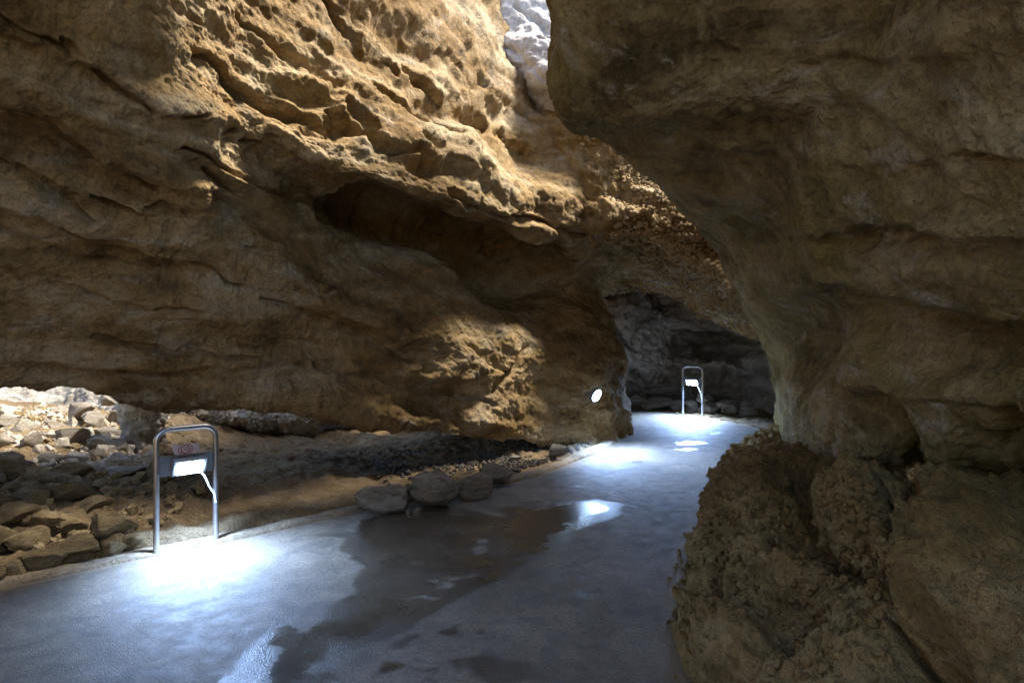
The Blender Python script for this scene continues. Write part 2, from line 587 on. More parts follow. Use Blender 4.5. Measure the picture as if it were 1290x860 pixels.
# left wall: one list per column, bottom (inside the recess) to top
L_COLS = [
    [('W', -6.2, 5.2, 2.3), ('W', -6.1, 5.0, 1.6), (-420, 455, 4.45), (-420, 440, 4.2), (-420, 380, 4.0), (-400, 260, 3.75), (-390, 120, 3.5), (-380, -60, 3.2), (-370, -330, 2.85), (-360, -700, 2.5), (-350, -1300, 2.0)],
    [('W', -4.9, 6.0, 2.3), ('W', -4.85, 5.75, 1.75), (-130, 460, 5.3), (-130, 466, 4.95), (-120, 400, 4.75), (-110, 290, 4.5), (-100, 150, 4.15), (-90, 0, 3.75), (-80, -260, 3.3), (-60, -620, 2.8), (-40, -1200, 2.2)],
    [('W', -4.1, 6.5, 2.3), ('W', -4.05, 6.3, 1.7), (50, 470, 5.95), (40, 486, 5.55), (45, 420, 5.35), (50, 320, 5.05), (55, 200, 4.6), (70, 60, 4.15), (90, -160, 3.8), (110, -450, 3.5), (130, -900, 3.0)],
    [('W', -3.4, 7.0, 2.3), ('W', -3.3, 6.8, 1.5), (190, 485, 6.5), (180, 502, 5.95), (185, 430, 5.8), (195, 340, 5.5), (205, 240, 5.1), (215, 120, 4.75), (225, 0, 4.65), (240, -180, 4.75), (260, -450, 4.8)],
    [('W', -2.7, 7.6, 2.3), ('W', -2.6, 7.4, 1.3), (320, 494, 7.0), (310, 512, 6.35), (310, 440, 6.25), (315, 360, 6.0), (315, 275, 5.75), (305, 195, 5.55), (300, 115, 5.5), (340, 0, 5.9), (380, -250, 6.7)],
    [('W', -1.7, 9.4, 1.7), ('W', -1.7, 8.6, .80), (440, 508, 7.4), (435, 530, 6.8), (430, 450, 6.9), (425, 385, 6.5), (425, 330, 7.0), (415, 262, 7.3), (420, 212, 6.0), (450, 100, 6.5), (500, -200, 7.6)],
    [('W', -1.0, 14.5, .7), ('W', -.8, 10.6, .62), (570, 520, 7.95), (560, 546, 7.4), (555, 470, 7.5), (550, 408, 7.5), (550, 350, 8.1), (545, 300, 8.8), (540, 255, 6.8), (555, 150, 7.3), (600, -150, 9.8)],
    [('W', .0, 14.0, .6), ('W', .0, 11.0, .5), (660, 532, 8.7), (655, 555, 8.15), (650, 490, 8.2), (645, 446, 8.25), (645, 392, 8.8), (640, 332, 9.5), (640, 283, 7.9), (640, 190, 8.4), (660, -80, 12.6)],
    [('W', .5, 11.2, 2.0), ('W', .5, 10.4, .4), (722, 568, 9.2), (722, 556, 8.75), (718, 510, 8.75), (712, 455, 8.8), (705, 400, 9.2), (700, 345, 9.8), (705, 290, 8.7), (700, 200, 9.1), (720, -40, 13.4)],
    [('W', .9, 11.2, 2.0), ('W', .9, 10.5, .3), (765, 575, 9.3), (764, 566, 9.15), (760, 510, 9.15), (760, 462, 9.25), (745, 410, 9.6), (735, 350, 9.9), (750, 295, 9.3), (750, 210, 9.6), (760, 0, 13.6)],
    [('W', 1.1, 11.2, 2.0), ('W', 1.25, 10.6, .2), (790, 560, 9.9), (790, 552, 9.8), (787, 505, 9.9), (784, 450, 10.1), (765, 402, 10.4), (755, 350, 10.6), (790, 300, 10.2), (800, 220, 10.3), (800, 0, 10.8)],
    [('W', 1.0, 11.6, 2.0), ('W', 1.25, 11.2, .1), (790, 548, 10.6), (792, 540, 10.6), (785, 500, 10.8), (778, 450, 11.0), (760, 402, 11.2), (755, 350, 11.4), (800, 300, 11.0), (820, 220, 11.0), (830, 0, 11.2)],
]
l_feats = [
    (500, 300, 40, 14, 20, .18), (585, 330, 24, 30, 30, .15), (610, 285, 40, 10, 10, -.15), (690, 330, 30, 24, 0, -.2),
    (560, 300, 130, 34, 18, -0.30), (470, 270, 60, 26, 15, -0.20), (620, 350, 60, 34, 25, -0.22),
    (500, 40, 55, 24, 38, -0.16), (600, 135, 42, 26, 32, -0.14), (650, 165, 48, 30, 35, -0.18), (690, 265, 36, 18, 10, -0.12),
    (545, 140, 26, 16, 30, -0.10), (660, 215, 30, 18, 20, -0.10), (425, 155, 26, 15, 25, -0.12), (360, 180, 30, 14, 30, -0.10),
    (530, 205, 17, 13, 0, -0.09), (150, 140, 90, 22, 28, -0.10), (60, 180, 60, 24, 30, -0.10), (190, 90, 60, 25, 25, -0.10),
    (270, 225, 60, 18, 30, -0.10), (330, 270, 60, 22, 15, -0.10), (250, 250, 70, 20, 30, 0.07), (640, 410, 50, 26, 35, 0.12),
    (530, 335, 50, 20, 20, 0.10), (470, 455, 70, 25, 5, 0.08), (690, 450, 30, 30, 0, 0.06), (730, 110, 26, 16, 30, -0.1),
    (700, 420, 14, 40, 10, -0.10), (600, 480, 60, 16, 5, 0.07), (650, 505, 30, 14, 0, 0.08), (520, 510, 60, 12, 5, -0.08)]
l_cracks = [
    ([(-20, 10), (40, 40), (90, 75)], 4, .06), ([(10, 125), (60, 155), (110, 190), (200, 240)], 4, .065), ([(-20, 190), (60, 235), (120, 275)], 4, .06),
    ([(230, 185), (280, 205), (330, 235), (390, 262)], 4, .06), ([(60, 362), (160, 385), (260, 396)], 3.5, .05), ([(120, 430), (240, 440), (330, 452)], 4, .055),
    ([(330, 380), (420, 418), (520, 450)], 4, .06), ([(400, 462), (520, 482), (620, 508)], 4, .06), ([(0, 300), (70, 330), (170, 350)], 3.5, .045), ([(300, 20), (360, 70), (430, 110)], 4, .05),
    ([(560, 60), (600, 100), (660, 140)], 4, .06), ([(470, 100), (520, 140), (580, 165)], 4, .05),
    ([(268, 72), (300, 105), (340, 125), (390, 145), (420, 162)], 9, .13), ([(415, 130), (450, 152), (480, 182), (500, 190)], 8, .12),
    ([(500, 190), (530, 186), (545, 200), (570, 210), (595, 218)], 7, .12), ([(575, 240), (600, 262), (640, 275), (690, 280)], 8, .13),
    ([(440, 130), (470, 160)], 5, .08), ([(515, 80), (550, 115)], 6, .1), ([(590, 130), (620, 155)], 6, .10), ([(640, 160), (670, 180)], 5, .08),
    ([(410, 0), (440, 35), (480, 62), (505, 85)], 5, .06), ([(75, 52), (100, 70)], 7, .09), ([(125, 95), (150, 112), (170, 122), (195, 138)], 5, .10),
    ([(205, 141), (250, 146)], 4, .08), ([(278, 155), (300, 162)], 7, .09), ([(310, 175), (355, 182)], 5, .06), ([(230, 8), (258, 32)], 6, .07),
    ([(113, 248), (150, 262), (180, 270)], 5, .09), ([(185, 262), (215, 266), (242, 278)], 6, .10), ([(258, 218), (310, 248)], 6, .1),
    ([(40, 268), (100, 305), (140, 313), (200, 325), (270, 342), (305, 362)], 4, .07), ([(318, 316), (340, 320)], 5, .06), ([(365, 332), (415, 348)], 4, .06),
    ([(150, 475), (230, 470), (320, 468), (390, 462)], 4, .05), ([(300, 430), (345, 440)], 4, .04), ([(690, 280), (720, 295), (740, 290)], 5, .08),
    ([(735, 275), (755, 258)], 4, .07), ([(590, 440), (640, 470)], 5, .07), ([(620, 490), (640, 470), (660, 440)], 5, .07)]
left_net = [list(r) for r in zip(*L_COLS)]
l_ledges = [([(-60, 30), (80, 60), (140, 100), (200, 140), (300, 165), (425, 222)], 34, .07), ([(-60, 90), (70, 165), (150, 215), (240, 232), (330, 265), (410, 300)], 40, .08),
            ([(-60, 240), (40, 268), (140, 313), (270, 342), (400, 395), (560, 440)], 40, .06), ([(-60, 440), (150, 472), (300, 466), (450, 470), (620, 492)], 26, .06),
            ([(100, 246), (180, 270), (245, 280)], 16, .05), ([(-60, 330), (120, 385), (330, 420), (520, 470)], 36, .045),
            ([(255, 60), (300, 105), (390, 145), (430, 165)], 20, .06), ([(410, 128), (480, 182), (595, 218), (690, 280)], 22, .07), ([(440, 40), (505, 88), (560, 118), (640, 165), (700, 200)], 24, .06)]
wall_left, PL, NL = rock_sheet('cave_wall_left', left_net, M_left, l_feats, l_cracks, ledges=l_ledges, flip=True, px_step=1.45, detail=dict(amp=.85, seed=2.0, pits=.7), max_n=100)

# right wall: rows bottom to top
R_SIL = [(1000, 592, 7.0), (982, 566, 7.3), (975, 495, 8.2), (948, 425, 8.0), (905, 328, 7.4), (846, 255, 6.5), (770, 172, 5.7),
         (712, 152, 5.1), (682, 20, 4.6), (668, -150, 4.3), (655, -450, 3.9)]
R_11 = [(1090, 602, 5.2), (1090, 580, 4.5), (1095, 500, 4.25), (1100, 420, 4.3), (1100, 310, 3.85), (1100, 250, 3.7), (1090, 175, 3.6), (1090, 110, 3.5), (1090, 10, 3.35), (1080, -150, 3.1), (1060, -450, 2.7)]
R_13 = [(1290, 606, 3.9), (1290, 588, 3.25), (1295, 500, 2.95), (1300, 420, 3.0), (1300, 310, 2.7), (1300, 250, 2.62), (1300, 175, 2.55), (1300, 100, 2.5), (1300, 0, 2.4), (1300, -150, 2.2), (1300, -450, 1.9)]
right_net = []
for (sx, sy, sd), (mx, my, md), (nx, ny, nd) in zip(R_SIL, R_11, R_13):
    top = EYE - (ny - CY) / F * nd
    row = [('W', *(at(sx + 230, sy, sd) + np.array([.6, 2.6, .3]))), (sx + 40, sy, sd + 0.9), (sx, sy, sd),
           (sx + .16 * (mx - sx), sy + .16 * (my - sy), sd - .36 * (sd - md)),
           (sx + .5 * (mx - sx), sy + .5 * (my - sy), sd - .70 * (sd - md)),
           (mx, my, md), (nx, ny, nd),
           ('W', 2.35, 1.6, top + .05), ('W', 2.5, 0.2, top + .1), ('W', 2.6, -2.5, top + .2)]
    right_net.append(row)
r_feats = [
    (1010, 425, 50, 48, 10, -0.22), (1120, 405, 90, 24, 5, -0.10), (1110, 300, 60, 12, 0, -0.10), (960, 205, 90, 40, 40, -.08),
    (1090, 440, 40, 60, 20, 0.08), (1140, 560, 10, 40, -25, -0.10), (1180, 520, 30, 60, -20, 0.05), (900, 190, 60, 14, 35, 0.06),
    (1130, 130, 60, 26, 30, 0.06), (1200, 290, 70, 24, 10, 0.06), (1270, 540, 16, 30, 0, -0.10), (1040, 520, 40, 60, -30, .06),
    (1000, 120, 50, 60, 0, -.07), (860, 80, 40, 90, 0, -.07), (1210, 410, 80, 14, 12, -0.07)]
r_cracks = [([(1060, 292), (1100, 286), (1140, 296)], 7, .09), ([(1015, 380), (1060, 365), (1110, 375), (1160, 395)], 6, .06), ([(1055, 470), (1070, 500), (1065, 520)], 5, .05),
            ([(1110, 520), (1140, 550), (1155, 575)], 8, .09), ([(840, 170), (880, 190), (910, 210)], 6, .04), ([(1280, 200), (1200, 195)], 5, .04)]
wall_right, PR, NR = rock_sheet('cave_wall_right', right_net, M_right, r_feats, r_cracks, 2.0, flip=True, detail=dict(amp=.8, seed=14.0, strata=.75, pits=.4), max_n=110,
                                  ledges=[([(980, 372), (1060, 366), (1110, 378), (1200, 400), (1400, 420)], 34, .04), ([(1040, 300), (1100, 287), (1200, 300), (1400, 310)], 26, .03), ([(800, 190), (900, 200), (1000, 215), (1400, 190)], 40, .025), ([(1000, 470), (1100, 500), (1400, 540)], 40, .025), ([(850, 60), (1000, 75), (1400, 60)], 40, .02)])

# low ledge under the right wall
ledge_net = [
    [('W', .80, 1.0, -.12), (873, 866, 3.02), (859, 772, 3.80), (866, 705, 4.55), (880, 648, 5.55), (903, 606, 6.5), (948, 566, 7.9), (990, 545, 9.2)],
    [('W', .86, 1.0, .10), (886, 850, 3.0), (876, 762, 3.75), (882, 690, 4.5), (893, 632, 5.35), (915, 590, 6.2), (955, 555, 7.4), (995, 540, 8.7)],
    [('W', 1.0, 1.0, .35), (935, 815, 2.95), (925, 735, 3.6), (920, 665, 4.35), (925, 615, 5.05), (945, 578, 5.9), (975, 550, 7.0), (1005, 538, 8.4)],
    [('W', 1.2, 1.0, .55), (1010, 770, 2.9), (1000, 700, 3.4), (985, 640, 4.15), (985, 598, 4.8), (990, 570, 5.6), (1000, 550, 6.7), (1015, 538, 8.2)],
    [('W', 1.4, 1.0, .75), (1100, 720, 2.75), (1085, 660, 3.25), (1060, 618, 4.0), (1050, 588, 4.7), (1040, 568, 5.5), (1035, 550, 6.5), (1040, 538, 8.0)],
    [('W', 1.65, 1.0, .90), (1200, 660, 2.6), (1170, 622, 3.2), (1130, 598, 4.0), (1110, 582, 4.8), (1090, 566, 5.5), (1075, 550, 6.4), (1065, 538, 8.0)],
    [('W', 2.0, 1.0, .98), (1300, 618, 2.7), (1260, 598, 3.4), (1210, 586, 4.2), (1180, 576, 5.0), (1150, 564, 5.6), (1120, 550, 6.4), (1100, 538, 8.0)],
    [('W', 2.6, 1.0, 1.0), (1480, 590, 3.0), (1400, 582, 3.8), (1330, 576, 4.6), (1280, 570, 5.4), (1230, 562, 6.0), (1180, 550, 6.6), (1150, 538, 8.0)]]
ledge_net = [[q if q[0] == 'W' else (q[0], q[1] + (0, 0, 2, 8, 16, 22, 24, 24)[k_], q[2]) for q in row] for k_, row in enumerate(ledge_net)]
e_feats = [(1085, 640, 52, 48, 0, 0.16), (950, 620, 55, 50, 20, 0.08), (1010, 650, 20, 60, 10, -0.10), (1060, 705, 70, 20, 10, -0.14),
           (960, 705, 60, 25, 20, .08), (925, 815, 48, 40, 0, 0.14), (1010, 790, 30, 55, 20, -0.12), (1100, 750, 60, 60, 0, -.06),
           (1215, 720, 70, 90, 0, 0.20), (1170, 830, 50, 35, 20, -0.16), (1145, 660, 20, 40, 30, -.06), (900, 760, 30, 15, 10, -.08)]
ledge, PE, NE = rock_sheet('rock_ledge', ledge_net, M_ledge, e_feats, [([(1000, 610), (1030, 660), (1040, 700), (1100, 720)], 8, .09), ([(900, 690), (960, 680), (1010, 720)], 7, .07), ([(1130, 640), (1125, 720), (1140, 800), (1160, 860)], 9, .10), ([(940, 640), (1000, 640)], 6, .06), ([(890, 780), (960, 775), (1000, 830)], 8, .08)], 2.0, flip=False, detail=dict(amp=1.0, seed=23.0, strata=.35, pits=.8, lumps=.11), max_n=120)

# passage ceiling
ceil_net = [
    [(600, 60, 10.2), (700, 60, 10.0), (760, 100, 9.9), (830, 170, 9.8), (900, 240, 9.6), (970, 300, 9.4), (1060, 340, 9.2)],
    [(610, 200, 9.6), (690, 190, 9.4), (765, 190, 9.25), (835, 235, 9.2), (895, 290, 9.1), (945, 345, 9.0), (1050, 380, 8.8)],
    [(610, 290, 9.3), (690, 292, 9.1), (760, 296, 9.0), (830, 318, 9.0), (890, 345, 9.0), (935, 385, 8.9), (1040, 420, 8.7)],
    [(610, 340, 10.2), (700, 322, 9.9), (765, 318, 10.0), (830, 335, 10.2), (885, 358, 10.2), (930, 395, 10.0), (1030, 430, 9.8)],
    [(620, 370, 11.2), (710, 350, 11.2), (770, 342, 11.4), (830, 350, 11.5), (882, 368, 11.5), (925, 402, 11.2), (1020, 435, 11.0)],
    [(640, 400, 12.5), (730, 378, 12.7), (785, 366, 12.9), (835, 366, 13.0), (885, 384, 13.0), (930, 412, 12.8), (1020, 440, 12.6)],
    [(640, 390, 16), (730, 370, 16.4), (785, 355, 16.5), (835, 350, 16.6), (885, 360, 16.6), (930, 380, 16.4), (1020, 420, 16.2)]]
ceil_net = [r_ + [(r_[-1][0] + 260, r_[-1][1], r_[-1][2] - 1.0)] for r_ in ceil_net]
c_feats = [(715, 300, 40, 14, 15, -0.22), (810, 318, 45, 14, 5, -0.2), (760, 340, 50, 10, 12, .1)]
ceiling, PC, NC = rock_sheet('passage_ceiling', ceil_net, M_left, c_feats, [([(680, 330), (740, 345), (800, 352)], 5, .08)], 1.8, flip=False, detail=dict(amp=1.25, seed=31.0, pits=.9, lumps=.05), max_n=90)

# back wall of the far chamber
back_net = []
for (py, dd, k) in ((330, 15.0, 0), (372, 14.4, 0), (405, 14.0, 0), (440, 14.0, 0), (475, 13.9, 0), (505, 13.5, 0), (540, 13.3, 0)):
    back_net.append([(600, py, dd + .6), (690, py, dd + .3), (750, py, dd), (800, py, dd - .1), (850, py, dd), (900, py, dd - .2), (950, py, dd - .6), (1010, py, dd - 1.8), (1080, py, dd - 3.0)])
b_feats = [(895, 432, 46, 16, 8, -0.9), (905, 490, 34, 12, -5, -0.55), (800, 400, 40, 30, 20, .25), (830, 460, 40, 26, 20, .25), (905, 462, 50, 10, 12, .25),
           (890, 400, 60, 12, 20, -.2), (815, 500, 60, 10, 0, -.3)]
b_cracks = [([(828, 370), (815, 400), (800, 430)], 4, .14), ([(800, 470), (830, 490), (860, 500)], 5, .2), ([(770, 410), (800, 440), (840, 440)], 4, .12), ([(850, 410), (900, 425), (940, 430)], 6, .25)]
wall_back, PB, NB = rock_sheet('cave_wall_back', back_net, M_back, b_feats, b_cracks, 1.4, flip=False, detail=dict(amp=1.0, seed=41.0, pits=.5), max_n=90)

# back wall of the low recess behind the overhang
rec_net = []
for (py, k) in ((640, .0), (600, .1), (570, .25), (545, .35), (520, .45), (500, .75), (480, 1.1), (455, 1.8)):
    rec_net.append([(-330, py, 8.4 + k), (-150, py, 8.4 + k), (0, py, 8.6 + k), (90, py, 8.8 + k), (175, py, 8.3 + k), (235, py, 8.9 + k), (330, py, 9.0 + k), (420, py, 9.4 + k), (500, py, 11.5 + k), (600, py, 12.5 + k), (730, py, 12.5 + k)])
q_feats = [(320, 553, 110, 9, 3, -.5), (205, 530, 18, 30, 0, -.5), (180, 545, 24, 40, 0, .35), (320, 528, 90, 14, 3, .15), (450, 555, 50, 40, 0, -.6)]
recess, PQ, NQ = rock_sheet('recess_wall', rec_net, M_pale, q_feats, [], 1.8, flip=True, detail=dict(amp=.7, seed=51.0, strata=.5, pits=.5, lumps=.09), max_n=80)

# rock face at the gap between the walls; white colour paints in sun glare
M_glare = rock_mat('glare_white_limestone', (0.50, 0.47, 0.45), (0.68, 0.65, 0.63), (0.82, 0.80, 0.79), (0.55, 0.48, 0.42), 0.4, scale=1.5, stain=.35)
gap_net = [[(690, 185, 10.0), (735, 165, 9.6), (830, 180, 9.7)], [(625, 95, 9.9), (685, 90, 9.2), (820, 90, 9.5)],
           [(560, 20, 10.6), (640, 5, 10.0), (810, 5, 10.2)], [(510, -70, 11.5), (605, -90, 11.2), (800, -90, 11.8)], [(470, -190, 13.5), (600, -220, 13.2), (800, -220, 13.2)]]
rock_sheet('sunlit_rock_face', gap_net, M_glare, [], [([(655, 10), (690, 40), (720, 60)], 4, .07), ([(630, 60), (680, 90), (720, 120)], 4, .06)], 2.0, flip=True, detail=dict(amp=.8, seed=101.0, strata=1.2, pits=.4), max_n=80)

# cave floor and the open ground outside
xs = np.concatenate([np.linspace(-12, -6.5, 30)[:-1], np.linspace(-6.5, 2.2, 340)[:-1], np.linspace(2.2, 6.5, 60)])
ys = np.concatenate([np.linspace(-4, 3.2, 30)[:-1], np.linspace(3.2, 10.5, 300)[:-1], np.linspace(10.5, 16, 90)])
X, Y = np.meshgrid(xs, ys, indexing='ij')
Z = floor_z(X.ravel(), Y.ravel()).reshape(X.shape)
fl = np.stack([X, Y, Z], -1)
fp = fl.reshape(-1, 3)
sdp = poly_sdf(fp[:, 0], fp[:, 1], LEFT_EDGE + RIGHT_EDGE[::-1])
outm = sstep(.02, .35, sdp - .05)
fd = 0.05 * fbm(fp * 1.6 + 3, 3) + 0.05 * fbm(fp * 4.2 + 5, 4, ridged=True) + 0.018 * fbm(fp * 14 + 8, 3)
fd -= 0.05 * sstep(.35, .1, worley(fp * 3.1))
nb_ = sstep(.5, 1.1, seg_dist(fp[:, 0], fp[:, 1], [(-1.3, 6.0), (-.2, 7.1)])[0])
fl[..., 2] += (fd * outm * (.3 + .7 * nb_)).reshape(X.shape)
structure(mesh_from_grid('cave_floor', fl, M_floor))
gx = np.linspace(-90, 90, 40)
GX, GY = np.meshgrid(gx, gx, indexing='ij')
structure(mesh_from_grid('ground', np.stack([GX, GY, np.full_like(GX, -.25)], -1), M_floor))

# unseen roof over the near chamber, added and edged to block sun and sky
roof_net = [[('W', x, y, z) for (x, y, z) in row] for row in (
    [(-9, .4, 4.6), (-4, .4, 4.7), (-1.5, .4, 5.0), (1, .4, 5.0), (2.2, .4, 5.0), (3.2, .4, 5.0), (6, .4, 5.0)],
    [(-9, 1, 4.3), (-4, 1, 4.5), (-1.5, 1, 4.8), (1, 1, 4.8), (2.2, 1, 4.8), (3.2, 1, 4.8), (6, 1, 4.8)],
    [(-9, 2, 4.2), (-4, 2.2, 4.5), (-1.8, 2.4, 5.0), (0.4, 2.2, 5.0), (1.8, 2.2, 5.0), (3.2, 2.0, 5.0), (6, 2, 5.0)],
    [(-9, 4, 4.6), (-4, 3.6, 4.7), (-2.0, 3.4, 5.1), (-0.4, 4.0, 5.3), (0.9, 5.0, 5.3), (2.4, 6.5, 5.3), (6, 7, 5.2)],
    [(-9, 5.4, 5.2), (-3.4, 4.9, 5.2), (-1.7, 4.9, 5.5), (-0.4, 6.1, 5.6), (0.8, 7.7, 5.6), (2.4, 8.95, 5.5), (6, 10.2, 5.4)],
    [(-9, 5.6, 5.8), (-3.4, 5.1, 5.8), (-1.5, 5.1, 6.1), (-0.2, 6.3, 6.2), (1.0, 7.9, 6.2), (2.6, 9.15, 6.1), (6, 10.5, 6.0)])]
roof, _, _ = rock_sheet('light_block_roof', roof_net, M_left, detail=dict(amp=1.0, seed=61.0), px_step=14, max_n=60)

# unseen wall beside and behind the viewer, added to cut the ambient light
near_net = [[('W', x + k * .25, y, z) for (x, y) in ((-6.0, 5.3), (-7.0, 3.6), (-7.6, 1.5), (-7.8, -1.5), (-7.4, -4.5), (-6.8, -7.0))] for k, z in enumerate((-.2, 1.0, 2.2, 3.4, 4.8))]
rock_sheet('light_block_wall_near', near_net, M_left, detail=dict(amp=1.0, seed=71.0), px_step=9, max_n=60)
bank_net = [[('W', x, y, z + .2 * math.sin(x * 1.3)) for x in (-9, -6, -3, 0, 2.5, 5)] for (y, z) in ((-2.0, -.5), (-3.2, .1), (-4.6, 1.2), (-6.2, 2.6), (-8.0, 3.6), (-11, 4.0))]
rock_sheet('light_block_slope', bank_net, M_floor, detail=dict(amp=1.0, seed=91.0), px_step=9, max_n=50)  # unseen slope behind the viewer, added so daylight enters only from above
far_net = [[('W', x, y, z) for (x, y) in ((2.6, -2.4), (3.0, -4.5), (3.4, -7.0))] for z in (-.2, 1.0, 2.2, 3.4, 4.8)]
rock_sheet('light_block_wall_rear', far_net, M_right, detail=dict(amp=.6, seed=81.0), px_step=9, max_n=60)  # unseen wall behind the viewer, added to narrow the opening for sky light

# ------------------------------------------------------------------ path and kerb
LE = np.array(LEFT_EDGE, float)
RE = np.array(RIGHT_EDGE, float)
cnt = [10, 20, 50, 60, 60, 60, 50, 40, 40, 30, 25, 25, 15]
Wp = cr_matrix(len(LE), cnt)
Lc, Rc = Wp @ LE, Wp @ RE
s = np.linspace(0, 1, 220)[None, :, None]
G = Lc[:, None, :] * (1 - s) + Rc[:, None, :] * s
gp = G.reshape(-1, 2)
wpoly = [ground(*q) for q in WET]
sd = poly_sdf(gp[:, 0], gp[:, 1], wpoly)
g3 = np.concatenate([gp, gp[:, :1] * 0], 1)
qx_ = gp[:, 0] + .11 * fbm(g3 * 4.5 + 2, 3)
qy_ = gp[:, 1] + .11 * fbm(g3 * 4.5 + 22, 3)
for (wx, wy, r) in ((868, 558, .16), (866, 566, .10), (800, 582, .10), (790, 588, .05), (730, 612, .05), (570, 793, .07), (505, 808, .06), (505, 842, .07),
                    (605, 840, .08), (650, 848, .09), (680, 725, .10), (740, 730, .05), (735, 749, .05), (700, 800, .05), (545, 842, .05), (745, 640, .08), (905, 545, .1)):
    cx_, cy_ = ground(wx, wy)
    sd = np.minimum(sd, np.hypot((qx_ - cx_) * .7, qy_ - cy_) - r)
for (wx, wy, r) in ((540, 752, .08), (605, 682, .07), (608, 692, .06), (575, 725, .06), (560, 735, .05)):
    cx_, cy_ = ground(wx, wy)
    sd = np.maximum(sd, -(np.hypot((qx_ - cx_) * .7, qy_ - cy_) - r * .7))
dl, _ = seg_dist(gp[:, 0], gp[:, 1], Lc)
dr, _ = seg_dist(gp[:, 0], gp[:, 1], Rc)
dirt = np.maximum(sstep(.10, .0, dl), sstep(.22, .0, dr))
zz = 0.006 * gnoise(np.stack([gp[:, 0], gp[:, 1], gp[:, 0] * 0], -1) * 1.3)
PG = np.concatenate([gp, zz[:, None]], 1).reshape(G.shape[0], G.shape[1], 3)
structure(mesh_from_grid('path', PG, M_path, {'wet_distance': sd, 'dirt': dirt}))

t = np.gradient(Lc, axis=0)
t /= np.linalg.norm(t, axis=1, keepdims=True)
nrm = np.stack([-t[:, 1], t[:, 0]], 1)
prof = [(-.02, -.06), (-.015, .012), (.02, .03), (.08, .034), (.13, .028), (.16, .005), (.165, -.08)]
kp = np.array([[(*(Lc[i] + nrm[i] * o), z) for (o, z) in prof] for i in range(len(Lc))])
kf = kp.reshape(-1, 3)
kf[:, 2] += 0.012 * fbm(kf * 4, 3)
kf[:, :2] += 0.02 * np.stack([gnoise(kf * 2.5), gnoise(kf * 2.5 + 9)], 1)
structure(mesh_from_grid('kerb', kf.reshape(kp.shape), M_kerb))


# ------------------------------------------------------------------ stones
def rock_mesh(name, seed, sub=3, cuts=9, rough=0.05, mat=None, blunt=0.0):
    r = random.Random(seed)
    bm = bmesh.new()
    bmesh.ops.create_icosphere(bm, subdivisions=sub, radius=1.0)
    V = np.array([v.co[:] for v in bm.verts])
    for _ in range(cuts):
        n = np.array([r.gauss(0, 1), r.gauss(0, 1), r.gauss(0, .8)])
        n /= np.linalg.norm(n)
        h = r.uniform(.34 + blunt, .72 + blunt * .6)
        ex = np.maximum(V @ n - h, 0)
        V = V - np.outer(ex * .97, n)
    V += rough * fbm(V * 1.6 + seed * 3.1, 4)[:, None] * V * 1.6
    V += rough * .5 * fbm(V * 5 + seed, 2)[:, None] * V
    V -= (V.max(0) + V.min(0)) / 2
    V /= (V.max(0) - V.min(0)) / 2
    for v, c in zip(bm.verts, V):
        v.co = c
    for f in bm.faces:
        f.smooth = True
    me = bpy.data.meshes.new(name)
    bm.to_mesh(me)
    bm.free()
    try:
        me.set_sharp_from_angle(angle=math.radians(32))
    except Exception:
        pass
    if mat:
        me.materials.append(mat)
    return me


def ray_floor(px, py, dmax=12.0, dmin=2.5):
    d = np.arange(dmin, dmax, .01)
    x = (px - CX) / F * d
    z = EYE - (py - CY) / F * d
    g = floor_z(x, d)
    k = np.argmax(z <= g)
    return float(d[k]) if (z <= g).any() else dmax


def stone(px, py, w, h, seed, mat, label, cat='rock', group=None, d=None, name='rock', depth=None, tilt=None, sub=3, back=.6, rough=.05, cuts=9, blunt=0.0):
    """a stone whose visible outline is about w x h pixels, centred on a pixel, resting on the floor"""
    if d is None:
        d = min(ray_floor(px, py + h * .42), 7.9 - (py + h * .42 < 520) * -.25)
    r = random.Random(seed * 13 + 5)
    sx = w / F * d / 2 * 1.05
    sz = h / F * d / 2 * 1.05
    sy = depth if depth else (sx + sz) / 2 * r.uniform(.8, 1.1)
    d2 = d + sy * back
    c = at(px, py, d2)
    o = bpy.data.objects.new(name, rock_mesh(name, seed, sub, cuts, rough, mat, blunt))
    o.location = c
    o.scale = (sx, sy, sz)
    o.rotation_euler = (r.uniform(-.12, .12), tilt if tilt is not None else r.uniform(-.18, .18), r.uniform(-.2, .2))
    COL.objects.link(o)
    tag(o, label, cat, group)
    return o


# boulders beside the walkway
stone(481, 629, 66, 36, 3, M_buff, 'low rounded pale boulder at the kerb with a dark gap beneath', 'boulder', name='boulder', rough=.10, cuts=8, blunt=.24, tilt=.06, back=.2, d=F * EYE / (645 - CY))
stone(548, 615, 58, 42, 5, M_buff, 'largest pale domed boulder standing among the kerb boulders', 'boulder', name='boulder', rough=.11, cuts=10, blunt=.24, tilt=0, back=.2, d=F * EYE / (637 - CY))
stone(537, 627, 26, 16, 6, M_brownstone, 'small brown wedge stone leaning against the largest domed boulder', 'boulder', name='boulder', back=.2, d=F * EYE / (637 - CY))
stone(519, 620, 20, 20, 8, M_brownstone, 'small brown stone squeezed between two pale kerb boulders', 'boulder', name='boulder', back=.2, d=F * EYE / (632 - CY))
stone(596, 611, 50, 32, 9, M_buff, 'squat angular pale boulder next to the largest domed one', 'boulder', name='boulder', rough=.11, cuts=10, blunt=.24, tilt=0, back=.2, d=F * EYE / (627 - CY))
stone(628, 597, 38, 30, 12, M_buff, 'pale boulder with a pointed upright peak at the kerb', 'boulder', name='boulder', cuts=14, rough=.1, back=.2, d=F * EYE / (612 - CY))
stone(648, 578, 20, 10, 15, M_greystone, 'long grey stone lying tilted in the gravel under the overhang', name='rock', tilt=-.5)
stone(702, 568, 20, 18, 17, M_greystone, 'lilac grey angular stone in the gravel beside the lit pillar', name='rock', cuts=13)

